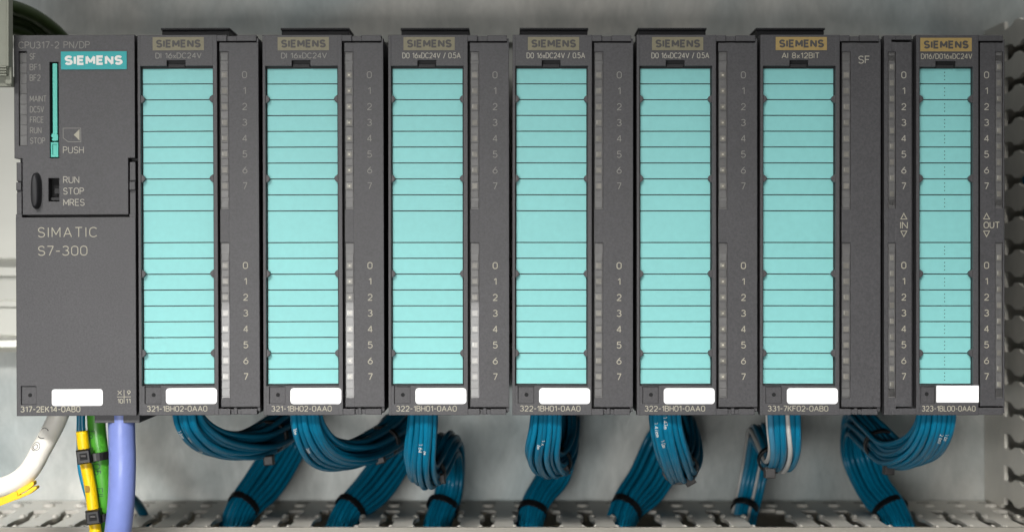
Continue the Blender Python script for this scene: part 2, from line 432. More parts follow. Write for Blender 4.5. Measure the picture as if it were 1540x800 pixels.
def print_on(path, r, s0, text, h, sw, mat, parent, origin, face=Vector((0,-1,0)), flip=False, gap=.25, lift=.04*MM, glyphs=None):
    """lettering wrapped on a tube: starts at arc length s0 (m), cap height h (m), stroke sw (m)"""
    acc = [0]
    for k in range(1, len(path)): acc.append(acc[-1] + (path[k]-path[k-1]).length)
    st, w = glyphs if glyphs else strokes(text, gap)
    m = MB()
    def at(s):
        s = min(max(s, 0), acc[-1]-1e-6)
        k = max(i for i in range(len(acc)) if acc[i] <= s); k = min(k, len(path)-2)
        u = (s-acc[k])/(acc[k+1]-acc[k]); p = path[k].lerp(path[k+1], u)
        t = (path[min(k+2,len(path)-1)]-path[max(k-1,0)]).normalized()
        f = (face - t*face.dot(t)).normalized(); return p, t, f, f.cross(t)
    dd = 0
    for pl in st:
        dense = []
        for q in range(len(pl)-1):
            n = max(1, int(math.hypot(pl[q+1][0]-pl[q][0], pl[q+1][1]-pl[q][1])/.2))
            dense += [(pl[q][0]+(pl[q+1][0]-pl[q][0])*i/n, pl[q][1]+(pl[q+1][1]-pl[q][1])*i/n) for i in range(n)]
        dense.append(pl[-1])
        rb = ribbon([(a*h, b*h) for a, b in dense], sw/2); i = len(m.v)
        for pr in rb:
            for (a, b) in pr:
                if flip: a, b = w*h-a, h-b
                p, t, f, sd = at(s0 + a); an = (b - h/2)/r
                m.v.append(p - origin + (f*math.cos(an) + sd*math.sin(an))*(r+lift+dd))
        for k in range(len(rb)-1): m.f.append((i+2*k, i+2*k+1, i+2*k+3, i+2*k+2))
        dd += .006*MM
    return link('lettering', m.mesh('lettering'), mat, parent)

def tie(center, t, w, hw, ht, label, head_angle=None, group='cable ties on the wire bundles', width=2.4, head=2.6, cat='cable tie', hmat='tie_grey', off=0.0, headshift=None):
    """band round an oval section at center with tangent t, width vector w; head box on the outside at head_angle (degrees)"""
    b = t.cross(w); root = empty('cable_tie', center)
    m = MB(); n = 28; wd = width*MM/2; th = .8*MM; m.smooth = False
    for k in range(n):
        a = 2*math.pi*k/n; r = w*math.cos(a)*hw + b*math.sin(a)*ht; nn = (w*math.cos(a)/max(hw,1e-5) + b*math.sin(a)/max(ht,1e-5)).normalized()
        m.v += [r - t*wd, r + t*wd, r + nn*th + t*wd, r + nn*th - t*wd]
    for k in range(n):
        k2 = (k+1) % n
        for q in range(4): m.f.append((4*k+q, 4*k2+q, 4*k2+(q+1)%4, 4*k+(q+1)%4))
    link('strap', m.mesh('strap'), M['tie'], root)
    if head_angle is not None:
        c = P(*head_angle) - center; fz = Vector((0,-1,0)); ux = Vector((math.cos(off), 0, math.sin(off))); uz = Vector((-math.sin(off), 0, math.cos(off)))
        hb = MB(); h = head*MM
        for lv, q in ((-3.2*MM,1.0),(.9*MM,1.0),(1.3*MM,.8)):
            hb.v += [c + fz*lv + ux*x*h*q + uz*z_*h*q*.95 for x, z_ in ((-1,-1),(1,-1),(1,1),(-1,1))]
        hb.f = [(3,2,1,0)] + [(4*a+k, 4*a+(k+1)%4, 4*a+4+(k+1)%4, 4*a+4+k) for a in (0,1) for k in range(4)] + [(8,9,10,11)]
        link('head', hb.mesh('head'), M[hmat], root)
    tag(root, label, cat, group)
    return root

def bundle(label, ctrl, sect, ncol=6, nrow=4, r=.93, prints=(), mats=None, ties=(), seed=1, nseg=64, tsc=1.):
    """ctrl: (px,py,depth); sect: (half width, half thickness) mm of wire centres at each control point"""
    rnd = random.Random(seed)
    pts = [P(*c) for c in ctrl]
    path = catmull(pts, nseg); fr = frames(path)
    sc = catmull([Vector((a, b, 0)) for a, b in sect], nseg)
    root = empty('wire_bundle', path[-1])
    paths = []
    for j in range(nrow):
        for i in range(ncol):
            u = (i + (.5 if j % 2 else 0) - (ncol-.5)/2 + .25) / ((ncol-1)/2) + rnd.uniform(-.04,.04)
            v = (j-(nrow-1)/2)/max(1,(nrow-1)/2) if nrow > 1 else 0
            v *= 1.35*math.sqrt(max(.25, 1-.45*u*u))
            ph = rnd.uniform(0, 6.28); am = rnd.uniform(.3, 1.1)*(1.9 if rnd.random() < .14 else 1)
            wp = []
            for k, p in enumerate(path):
                t, w, b = fr[k]; f = k/(nseg-1); env = math.sin(math.pi*min(1, f*1.3))
                wob = am*math.sin(ph + f*9)*env; wob2 = am*math.cos(ph*1.7 + f*7)*env
                wp.append(p + w*(u*sc[k].x*.84+wob*.6)*MM + b*(v*sc[k].y+wob2)*MM)
            paths.append(wp)
    for n, wp in enumerate(paths):
        mt = M[mats[n]] if mats and n in mats else M['wire']
        rw = r*(.8 if mt == M['wire_white'] else rnd.uniform(.95, 1.14))
        o = link('wire', tube_mesh(wp, rw*MM, 10, 'wire', root.location), mt, root)
        for (idx, s0, tx, h) in prints:
            if idx == n:
                print_on(wp, rw*MM, s0*MM, tx, h*MM, .2*MM, M['white_ink'], o, root.location)
    tag(root, label, 'wire bundle', 'petrol blue wire bundles')
    for (f, ang, tl) in ties:
        k = int(f*(nseg-1)); t, w, b = fr[k]
        if ang is None:           # strap where the bundle reaches the duct
            k = min(range(nseg//2, nseg), key=lambda q: abs(400 - path[q].z/MM/K*D0/(D0+path[q].y/MM) - 764)); t, w, b = fr[k]
            tie(path[k], t, w, (abs(sc[k].x)*.95*tsc+r+.1)*MM, (abs(sc[k].y)*tsc*1.25+r+.1)*MM, tl, None, width=2.4)
        else:
            tie(path[k], t, w, (abs(sc[k].x)*.95*tsc+r+.1)*MM, (abs(sc[k].y)*tsc*1.3+r+.1)*MM, tl, ang[:3], head=1.75, off=ang[3])
    return root

BS = [(4.2,2.2),(4.6,2.2),(6.0,2.6),(7.2,3.0),(6.2,3.6),(5.6,3.8),(6.2,3.0),(6.6,2.6),(4.6,2.8),(3.8,3.0)]
bundle('blue wire bundle swept right from the module beside the processor module',
  [(280,585,6),(284,632,9),(318,664,24),(372,670,48),(418,648,76),(440,624,98),(434,662,110),(398,722,100),(362,768,86),(340,830,78)], BS, seed=1,
  prints=[(18,14,'1 6mm',1.1),(19,17,'16mm',1.1),(18,30,'1 6m',1.0)], ties=[(.40,(404,692,52,.1),'grey-headed tie on the leftmost blue wire bundle'),(.89,None,'black strap at the duct slot below the leftmost blue wire bundle')])
bundle('blue wire bundle curving down and right under the second turquoise-labelled module',
  [(457,585,6),(461,640,10),(486,678,24),(532,684,46),(582,660,76),(606,636,98),(598,676,110),(562,730,100),(522,772,86),(498,830,78)], BS, seed=2,
  prints=[(18,12,'16m',1.1),(19,22,'6mm',1.1)], ties=[(.42,(571,690,52,.3),'grey-headed tie on the blue bundle second from the left'),(.89,None,'black strap at the duct slot below the second blue bundle from left')])
B3 = [(4.0,2.2),(4.3,2.2),(4.7,2.2),(4.7,2.4),(4.4,2.8),(4.2,3.0),(4.2,3.0),(4.4,2.8),(4.6,2.8),(4.4,3.0),(4.4,3.0)]
bundle('blue wire bundle looping straight down, third from the left',
  [(636,585,6),(634,640,10),(630,695,19),(637,716,34),(652,700,52),(667,674,66),(675,672,80),(677,704,92),(672,745,92),(657,785,84),(652,830,78)], B3, seed=3,
  prints=[(20,18,'1 64',1.3),(21,21,'6m',.9)], ties=[(.36,(662,720,36,.1),'grey-headed tie low on the third blue bundle from left'),(.86,None,'black strap at the duct slot below the third blue bundle')])
BM = [(4.1,2.2),(4.5,2.2),(4.9,2.3),(4.8,2.6),(4.6,3.2),(4.8,3.4),(5.6,3.0),(5.4,2.8),(4.0,2.8),(3.2,3.0)]
bundle('blue wire bundle hanging straight with its dark back fold at right, fourth from left',
  [(822,585,6),(819,640,10),(814,680,20),(828,698,38),(846,670,58),(848,632,80),(844,652,98),(832,712,100),(804,758,90),(788,830,78)], BM, seed=4,
  prints=[(19,19,'6m',1.1),(20,17,'1 6',1.2)], ties=[(.38,(849,707,40,.3),'dark tie beside the fourth blue bundle from left'),(.87,None,'black strap at the duct slot below the fourth blue bundle')])
bundle('wide blue wire bundle leaning right with dark tie head, fifth from left',
  [(998,585,6),(1000,640,10),(1012,688,22),(1022,706,40),(1032,680,60),(1022,640,82),(1006,656,102),(976,720,100),(942,764,90),(920,830,78)],
  [(4.2,2.2),(4.6,2.2),(4.9,2.3),(4.8,2.6),(4.8,3.2),(5.6,3.4),(8.0,3.0),(8.0,2.8),(5.2,2.8),(3.4,3.0)], seed=5,
  prints=[(18,10,'1 47mm',1.2),(20,8,'1 47m',1.2),(19,17,'1 0m',1.2)], ties=[(.36,(1037,722,38,.5),'dark tie head sticking out right of the fifth blue bundle'),(.87,None,'black strap at the duct slot below the fifth blue bundle')])
bundle('bundle of blue and white wires under the golden-badged module',
  [(1173,585,6),(1176,640,10),(1177,680,19),(1166,698,36),(1150,664,60),(1142,650,80),(1136,690,96),(1126,740,98),(1116,782,90),(1112,830,80)],
  [(5.0,2.2),(5.2,2.2),(5.0,2.3),(4.4,2.6),(4.0,2.8),(4.2,3.0),(4.4,2.8),(4.4,2.6),(4.2,2.8),(4.0,3.0)], ncol=6, nrow=2, r=1.05, seed=6, tsc=.8,
  mats={6:'wire_pale',9:'wire_white',0:'wire_white',4:'wire_white'}, ties=[(.37,(1158,711,26,0),'dark tie head under the blue and white wire bundle'),(.87,None,'black strap at the duct slot below the blue and white bundle')])
bundle('blue wire bundle swept left from the rightmost module',
  [(1408,585,6),(1404,640,10),(1382,676,26),(1346,684,48),(1314,656,74),(1290,636,96),(1292,680,106),(1314,735,100),(1342,772,88),(1366,830,76)],
  [(5.6,2.1),(5.9,2.1),(6.2,2.2),(5.6,2.6),(4.8,3.2),(5.0,3.6),(6.6,3.0),(6.2,2.8),(5.4,2.8),(5.0,3.0)], ncol=7, seed=7,
  prints=[(26,15,'1 6m',1.2),(25,15,'2 6mV',1.2)], ties=[(.40,(1337,706,46,0),'grey-headed tie on the rightmost blue wire bundle'),(.87,None,'black strap at the duct slot below the rightmost blue bundle')])

def cable(name, label, cat, ctrl, r, mat, n=40, group=None, sides=20):
    path = catmull([P(*c) for c in ctrl], n); org = path[-1].copy()
    o = link(name, tube_mesh(path, r*MM, sides, name, org), M[mat]); o.location = org
    tag(o, label, cat, group); return o, path, org
# blue wires lying inside the upright duct
for k, (x, d, l) in enumerate(((193,92,'blue wire inside the upright duct, nearest its slots'),(199,86,'blue wire deeper inside the upright duct'),(196,100,'blue wire at the back of the upright duct'))):
    path = [Vector(((x+1.5*math.sin(q*.8+k))*MM, (d+2*math.sin(q*.6+k*2))*MM, (-88+q*8.6)*MM)) for q in range(21)]
    o = link('duct_wire', tube_mesh(catmull(path, 50), 2.0*MM, 8, 'duct_wire', path[0]), M['wire']); o.location = path[0]
    tag(o, l, 'wire', 'wires inside the upright duct')

# cables under the processor module
wc, wp, wo = cable('white_cable', 'thick white cable running down left from the processor module', 'cable',
   [(100,592,22),(84,634,21),(64,672,18),(43,708,15),(14,729,12),(-40,741,10)], 3.35, 'cable_white')
oval = ([arc(.5,.5,.5,.5,0,360,20), arc(.55,.5,.28,.28,0,360,14), arc(-.9,.5,.35,.5,-60,60,8), arc(-1.6,.5,.25,.45,100,260,8)], 1.0)
print_on(wp, 3.35*MM, 19*MM, '', 2.9*MM, .28*MM, M['badge_ink'], wc, wo, face=Vector((-.5,-1,0)), glyphs=oval)
gc, gp, go = cable('green_cable', 'green cable with dark print between yellow sleeve and periwinkle cable', 'cable',
   [(143,600,16),(146,650,15),(152,700,15),(158,760,16),(160,830,22)], 3.0, 'cable_green')
print_on(gp, 3.0*MM, 10*MM, 'ta', 2.6*MM, .2*MM, M['ink_dark'], gc, go, face=Vector((-.45,-1,0)))
print_on(gp, 3.0*MM, 19*MM, 'SO5', 2.3*MM, .2*MM, M['ink_dark'], gc, go, face=Vector((-.3,-1,0)))
print_on(gp, 3.0*MM, 29*MM, 'EIL', 2.3*MM, .2*MM, M['ink_dark'], gc, go, face=Vector((-.3,-1,0)))
cable('periwinkle_cable', 'thick periwinkle blue cable hanging beside the green cable', 'cable',
   [(182,600,7),(183,650,7),(184,700,6),(182,755,6),(176,810,8),(170,850,12)], 4.35, 'cable_violet', sides=28)
cable('thin_wire', 'thin blue wire entering the top of the yellow sleeve', 'wire',
   [(124,600,13),(124,640,13),(127,665,13)], .95, 'wire')
cable('thin_wire', 'thin blue wire peeking out left of the yellow sleeve', 'wire',
   [(120,600,22),(119,660,22),(121,705,20),(131,745,20),(148,800,26)], .9, 'wire')
cable('thin_wire', 'dark blue wire crossing behind the periwinkle cable above the duct', 'wire',
   [(150,720,60),(190,742,70),(210,762,84),(222,790,92)], 1.7, 'wire')
# yellow sleeve with a notch
ys = empty('marker_sleeve', P(146,810,10))
ypath = catmull([P(123,648,11),(P(128,690,11)),(P(137,740,11)),(P(145,810,11))], 36)
link('sleeve', tube_mesh(ypath, 1.95*MM, 18, 'sleeve', ys.location), M['yellow'], ys)
nm = MB(); c = P(132,735,8.9) - ys.location
nm.v = [c + Vector((x*MM, -.15*MM, z*MM)) for x, z in ((-.9,1.2),(.5,1.0),(.75,0),(.5,-1.0),(-.7,-1.1))] ; nm.f = [(0,1,2,3,4)]
M['yellow_dark'] = material('sleeve_slot', srgb(150,112,0), .6)
link('notch', nm.mesh('notch'), M['yellow_dark'], ys)
cr = MB(); cr.smooth = False
for a in range(3):
    an = math.radians(215+a*55); q = ypath[0] - ys.location
tag(ys, 'tall yellow marker sleeve tied to the green cable', 'marker sleeve', 'yellow wire markers')
# forked yellow marker under the white cable
fk = empty('marker_sleeve', P(20,752,12))
def slab(pts, d0, d1):
    m = MB(); m.prism([(P(x,y,(d0+d1)/2).x - fk.location.x, P(x,y,(d0+d1)/2).z - fk.location.z) for x, y in pts], d0*MM - fk.location.y, d1*MM - fk.location.y); return m
link('body', slab([(-30,748),(0,745),(28,737),(30,746),(26,750),(0,760),(-30,768)], 10, 15).mesh('body'), M['yellow'], fk)
link('prong', slab([(22,738.5),(40,729),(51,722.5),(53,724),(53,728),(44,735),(27,744.5)], 10.6, 14.4).mesh('prong'), M['yellow'], fk)
link('prong', slab([(26,746),(40,739),(50,731.5),(55,730),(57.5,731),(57,734),(46,742),(27,750)], 9.6, 13.4).mesh('prong'), M['yellow'], fk)
tag(fk, 'forked yellow marker clipped under the white cable at left', 'marker sleeve', 'yellow wire markers')
# black ties round yellow sleeve and green cable
for (x, y, hx, hy, lab) in ((143,686,127,686,'upper black cable tie round yellow sleeve and green cable'),(152,777,141,777,'lower black cable tie round yellow sleeve and green cable')):
    c = P(x,y,13.5); t = (P(160,760,14)-P(146,650,14)).normalized(); w = Vector((1,0,0)); w = (w - t*w.dot(t)).normalized()
    root = tie(c, t, w, 5.0*MM if y<700 else 4.2*MM, 3.6*MM, lab, None, group='black ties on the cables under the processor module', width=2.6)
    hc = P(hx,hy,7.5) - root.location
    hb = MB(); R = 2.35*MM
    for yy, q in ((3.0*MM,1.0),(-1.0*MM,1.0),(-1.6*MM,.82)):
        for (sx_, sz_) in ((-1,-1),(1,-1),(1,1),(-1,1)): hb.v.append(hc + w*sx_*R*q - t*sz_*R*q*1.0 + Vector((0,yy,0)))
    hb.f = [(0,1,2,3)] + [(4*a+k, 4*a+(k+1)%4, 4*a+4+(k+1)%4, 4*a+4+k) for a in (0,1) for k in range(4)] + [(11,10,9,8)]
    h = link('head', hb.mesh('head'), M['tie'], root)
    lt = MB()
    lt.v = [hc + w*a*R - t*b_*R + Vector((0,-1.66*MM,0)) for a, b_ in ((-.5,-.45),(.55,-.45),(.55,.5),(-.5,.5))]; lt.f = [(0,1,2,3)]
    link('slot', lt.mesh('slot'), M['hole'], h)
    lt2 = MB().box(-.9*MM,.9*MM,-.4*MM,0,-.35*MM,.35*MM); lt2.v = [Vector(v)+hc+Vector((.1*MM,-1.7*MM,.3*MM)) for v in lt2.v]
    link('pawl', lt2.mesh('pawl'), M['tie_grey'], h)
# green wires behind, top left
for i, (cl, r, lab) in enumerate((([(-20,6,50),(20,12,60),(60,30,74),(96,62,88),(110,100,95)],2.6,'dark green wire arching behind the processor module, outermost'),
     ([(-20,22,54),(15,26,64),(50,40,76),(75,66,86),(80,100,92)],2.4,'dark green wire arching behind the processor module, middle'),
     ([(-20,40,58),(15,42,66),(45,56,76),(55,90,84)],2.4,'dark green wire arching behind the processor module, innermost'))):
    cable('green_wire', lab, 'wire', cl, r, 'wire_green', group='green wires at the top left')
# grey device at the top left edge
dv = empty('terminal_device', (PX(-60), -.002, PZ(130)))
m = MB().pb(-120,19.8,-60,114.5,-6,-1); 
link('case', (lambda mm: rel(mm, Vector((dv.location.x + 770*K*MM, dv.location.y, dv.location.z))))(m).mesh('case'), M['device'], dv)
def devpart(name, mm): return link(name, rel(mm, Vector((dv.location.x + 770*K*MM, dv.location.y, dv.location.z))).mesh(name), M['device'], dv)
devpart('rim', MB().pb(19.5,23,-60,104,-8,-3))
for k in range(4): devpart('rib', MB().pb(-120,18.8,103+k*4.0,105.6+k*4.0,-7.2,-5))
devpart('foot', MB().pb(-120,20.5,116,131.5,-3,1))
devpart('foot_lip', MB().pb(14,23.5,103,129,-5,-3))
tag(dv, 'olive grey device casing cut off at the top left edge', 'device')

# ------------------------------------------------------------------ module parts
CELL_LINES = [102,125.6,149.4,173.2,197,220.8,244.8,268.8,292.8,317,364.6,388.4,412.2,436,460,483.8,507.6,531.4,555,578]
CACHE = {}
def shared(key, fn):
    if key not in CACHE: CACHE[key] = fn()
    return CACHE[key]
class Module:
    """parts are modelled in photo pixels from the module's left edge (x) and absolute photo rows (y)"""
    def __init__(s, name, a, width):
        s.a = a; s.base = Vector((PX(a + width/2), .06, PZ(624)))
        s.root = empty(name, s.base); s.off = Vector((PX(a), 0, 0)) - s.base
    def part(s, name, mesh, mat, parent=None):
        if parent is None or parent == s.root: return link(name, mesh, M[mat], s.root, s.off.copy())
        return link(name, mesh, M[mat], parent)
    def at(s, name, mesh, mat, dx, dy, parent=None):
        o = link(name, mesh, M[mat], parent or s.root); d = Vector((dx*K*MM, 0, -dy*K*MM))
        o.location = d if parent else s.off + d
        return o

def bump_pts(x, y, side):
    q = side
    return [(x-q*3, y-6.0),(x+q*1.2, y-6.0),(x+q*4.6, y-3.4),(x+q*6.4, y),(x+q*4.6, y+3.4),(x+q*1.2, y+6.0),(x-q*3, y+6.0)]
def door_mesh(l, r, wl, wr, wt, wb, nl, nr, extra=()):
    """front door frame with label window [wl..wr]x[wt..wb], finger notch nl..nr above it"""
    m = MB()
    m.pb(l, wl, 53, 624, 0, 5).pb(wr, r, 53, 624, 0, 5)
    m.pb(wl, nl, 53, wt, 0, 5).pb(nr, wr, 53, wt, 0, 5).pb(nl, nr, 53, wt-8.5, 0, 5)
    m.pb(wl, wr, wb, 580.5, 0, 5)
    m.pb(wl, wr, 607, 624, 0, 5)
    for e in extra: m.pb(*e)
    for y in (149, 268.5, 411.5, 531):
        m.pprism(bump_pts(wl, y, 1), .35, 2.2).pprism(bump_pts(wr, y, -1), .35, 2.2)
    return m
def strip(mod, x0, x1, y0, y1, first, depth, n=8, diodes=True, seedv=0, kind=0):
    """indicator strip: dark channel with clear lenses at the numerals and smoked gaps between"""
    rnd = random.Random(seedv)
    w = x1-x0
    back = mod.part('indicator_strip', shared(('strip',x0,x1,y0,y1,depth), lambda: MB().pb(x0, x1, y0, y1, depth+.55, depth+2).mesh('indicator_strip')), 'lens_gap')
    lens = shared(('lens',x0,x1,depth), lambda: MB().pb(x0+.7, x1-.4, -6.2, 6.2, depth+.25, depth+.55).mesh('indicator_lens'))
    gap = shared(('gap',x0,x1,depth), lambda: MB().pb(x0+.9, x1-.9, -5.6, 5.6, depth+.40, depth+.55).mesh('indicator_gap'))
    dio = shared(('dio',x0,x1,depth), lambda: MB().pprism([(x0+w/2+1.5*math.cos(t*.7854), 400+1.5*math.sin(t*.7854)) for t in range(8)], depth+.10, depth+.19).mesh('diode'))
    inner = shared(('inner',x0,x1,depth), lambda: MB().pb(x0+2.7, x1-2.2, -4.0, 4.0, depth+.19, depth+.25).mesh('lens_window'))
    glint = shared(('glint',x0,x1,depth), lambda: MB().pb(x0+2.9, x0+4.6, -3.6, 2.0, depth+.15, depth+.19).mesh('lens_glint'))
    def put(name, mesh, mat, y):
        o = link(name, mesh, M[mat], back); o.location = Vector((0, 0, -(y)*K*MM)); return o
    # lens meshes are modelled around row 0, so shift by row
    for k in range(n):
        y = first + 23.85*k
        if y+6 > y1 or y-6 < y0: continue
        put('indicator_lens', lens, 'lens_gap', y); put('lens_window', inner, 'lens', y)
        if rnd.random() < .6: put('lens_glint', glint, 'lens_glint_tone', y)
        if diodes:
            d = link('diode', dio, M['diode'], back); d.location = Vector((0, 0, -(y-400)*K*MM))
    for k in range(-1, n):
        y = first + 23.85*k + 11.9
        if y+5.6 > y1 or y-5.6 < y0: continue
        put('indicator_gap', gap, 'lens_gap', y)
    for y in ([y0+8] if first < 300 else []) + [y1-8]:
        put('indicator_gap', gap, 'lens_gap', y)
    return back
def numerals(mod, x, first, mat, h=10.5, sw=1.35, d=.36):
    for k in range(8):
        me = shared(('num',k,x,h,mat), lambda: text_mesh(str(k), x, None, 400-h/2, 400+h/2, sw, d))
        mod.at('numeral', me, mat, 0, first + 23.85*k - 400)
def cells(mod, x0, x1, dots=None):
    bk = mod.part('label_strip', shared(('bk',x0,x1), lambda: MB().pb(x0-3, x1+3, 97, 581, 2.55, 3.0).mesh('label_strip')), 'recess')
    for k in range(len(CELL_LINES)-1):
        t, b = CELL_LINES[k]+.8, CELL_LINES[k+1]-.8
        def mk():
            pts = [(x0,t),(x1,t),(x1,b),(x0,b)]
            # corners clipped where the frame's lugs bite in
            return MB().pprism(pts, 2.25, 2.55).mesh('label_cell')
        c = link('label_cell', shared(('cell',x0,x1,k), mk), M['cell'], bk)
        if dots and k != 9:
            me = shared(('dots',dots,k), lambda: (lambda mm: mm.mesh('fold_dots'))(
                [MB()][0] if False else dots_mb(dots, t, b)))
            link('fold_dots', me, M['ink_dark'], c)
    return bk
def dots_mb(x, t, b):
    m = MB()
    for f in (.25, .5, .75):
        y = t + (b-t)*f; m.pb(x-.65, x+.65, y-.8, y+.8, 2.21, 2.25)
    return m
def badge(mod, x0, x1, t, b, mat, ink, tx0, tx1, tt, tb, sw):
    p = mod.part('badge', shared(('badge',x0,x1,t,b), lambda: MB().pb(x0, x1, t, b, -.12, .1).mesh('badge')), mat)
    if p.data.materials[0] != M[mat]:
        p.data = p.data.copy(); p.data.materials[0] = M[mat]
    me = text_mesh('SIEMENS', tx0, tx1, tt, tb, sw, -.14, gap=.34)
    link('lettering', me, M[ink], p)
def lettering(mod, text, x0, x1, t, b, sw, mat, d=-.03, gap=.22):
    return mod.part('lettering', text_mesh(text, x0, x1, t, b, sw, d, gap), mat)
def screw_pocket(mod, x0, x1, t, b, hx, hy, parent=None):
    fl = shared(('pocket',x0,x1,t,b), lambda: MB().pb(x0, x1, t, b, .7, 2).mesh('screw_pocket'))
    p = mod.part('screw_pocket', fl, 'housing')
    h = shared(('phole',hx,hy), lambda: MB().pprism([(hx+3.1*math.cos(k*math.pi/6), hy+3.1*math.sin(k*math.pi/6)) for k in range(12)], .66, .7).mesh('screw_hole'))
    link('screw_hole', h, M['hole'], p)
def blank(mod, x0, x1, t, b, q):
    mod.part('blank_label', shared(('blank',x0,x1,t,b), lambda: MB().pprism(rrect(x0,x1,t,b,q), -.1, .05).mesh('blank_label')), 'blank')

def io_module(a, name, label, group, top_text, tx, order, gold=False, numbered=True, sf=False, diodes=True, top_ink='ink_mid', num_up='ink_faint', seedv=0, tilt=0., yaw=0.):
    mod = Module(name, a, 182)
    body = mod.part('body', shared('io_body', lambda: MB().pb(1.2, 179.5, 56, 622, 5.2, 118).mesh('body')), 'housing_dark')
    clip = mod.part('release_clip', shared('io_clip', lambda: MB().pb(12, 118, 25.8+2.2, 56, 29.5, 46).pb(11, 119, 25.6, 28.6, 28.5, 47).mesh('release_clip')), 'housing_dark')
    door = mod.part('front_door', shared('io_door', lambda: door_mesh(0, 119.4, 4.2, 113.2, 99.6, 579.8, 44, 72, extra=()) .pb(4.2, 8.5, 580.5, 607, 0, 5).pb(32.5, 113.2, 580.5, 607, 0, 5).mesh('front_door')), 'housing')
    panel = mod.part('indicator_panel', shared('io_panel', lambda: MB()
        .pb(136.3, 181.5, 64.5, 612, .4, 5).pb(122.9, 136.3, 64.5, 78, .4, 5).pb(122.9, 136.3, 315, 365, .4, 5).pb(122.9, 136.3, 598.8, 612, .4, 5)
        .pb(122.9,123.3,78,315,.4,5).pb(122.9,123.3,365,598.8,.4,5).mesh('indicator_panel')), 'housing')
    mod.part('top_bar', shared('io_top', lambda: MB().pb(119.4, 134, 53.4, 62.4, 0.05, 5).pb(134, 149, 54.5, 62, .9, 5).pb(149, 178.5, 53.6, 62.4, .1, 5).pb(178.5, 181.5, 58, 66, .8, 5).mesh('top_bar')), 'housing')
    mod.part('bottom_bar', shared('io_bot', lambda: MB().pb(119.4, 137, 614.6, 623.8, 0.05, 5).pb(137, 153, 615.5, 623.2, .9, 5).pb(142, 147, 614, 623.4, .5, 1).pb(153, 177, 614.8, 623.6, .15, 5).pb(177, 181.5, 611, 619, 1.2, 5).mesh('bottom_bar')), 'housing')
    cells(mod, 6, 111.3)
    mod.part('finger_notch', shared('io_notch', lambda: MB().pb(43, 73, 90.5, 99.5, 2.3, 2.5).pb(46, 70, 96.6, 101, 1.0, 1.6).mesh('finger_notch')), 'recess')
    badge(mod, 23, 100, 56.2, 76, 'plate_gold' if gold else 'plate_dull', 'badge_ink', 28, 95.5, 60, 72.2, 2.9)
    lettering(mod, top_text, tx[0], tx[1], 79.6, 88.4, 1.15, top_ink)
    strip(mod, 123.2, 136.3, 78, 315, 113, .5, diodes=diodes, seedv=seedv)
    strip(mod, 123.2, 136.3, 365, 598.8, 399.5, .5, diodes=diodes, seedv=seedv+50)
    if numbered:
        numerals(mod, 160.5, 113, num_up, sw=1.1); numerals(mod, 160.5, 399.5, 'ink')
    if sf: lettering(mod, 'SF', 147.5, 165, 84, 96, 1.4, 'ink_mid', .36)
    screw_pocket(mod, 8.5, 32.5, 580.5, 607, 21.3, 593.5)
    blank(mod, 40.3, 117, 583.2, 607.2, 5)
    lettering(mod, order, 11.3, 102.5, 609.6, 618.4, 1.12, 'ink')
    mod.root.rotation_euler.y = tilt; mod.root.rotation_euler.z = yaw
    tag(mod.root, label, 'module', group)
    return mod
GR = 'input and output modules side by side on the rail'
io_module(208.9, 'io_module', 'grey module marked 321-1BH02-0AA0 right beside the processor module', GR, 'DI 16xDC24V', (27,96.5), '321-1BH02-0AA0', diodes=False, top_ink='ink_faint', seedv=1, tilt=-0.005, yaw=0.002)
io_module(396.8, 'io_module', 'grey module marked 321-1BH02-0AA0 with pale diode dots, second after processor module', GR, 'DI 16xDC24V', (28,97), '321-1BH02-0AA0', top_ink='ink_faint', seedv=2, tilt=-0.0034, yaw=-0.001)
io_module(584, 'io_module', 'grey module marked 322-1BH01-0AA0, third from the processor module', GR, 'D0 16xDC24V / 0.5A', (21,109), '322-1BH01-0AA0', diodes=False, seedv=3, tilt=-0.001, yaw=0.0015)
io_module(770.8, 'io_module', 'grey module marked 322-1BH01-0AA0, middle one of the three so marked', GR, 'D0 16xDC24V / 0.5A', (21,109), '322-1BH01-0AA0', diodes=False, seedv=4, tilt=0.0008, yaw=-0.0012)
io_module(957.6, 'io_module', 'grey module marked 322-1BH01-0AA0, left of the golden-badged 331 module', GR, 'D0 16xDC24V / 0.5A', (22,109), '322-1BH01-0AA0', seedv=5, tilt=-0.0006, yaw=0.001)
io_module(1143.4, 'io_module', 'grey module marked 331-7KF02-0AB0 with golden badge and SF indicator', GR, 'AI 8x12BIT', (32,89), '331-7KF02-0AB0', gold=True, numbered=False, sf=True, diodes=False, top_ink='ink', seedv=6, tilt=0.001, yaw=-0.0015)

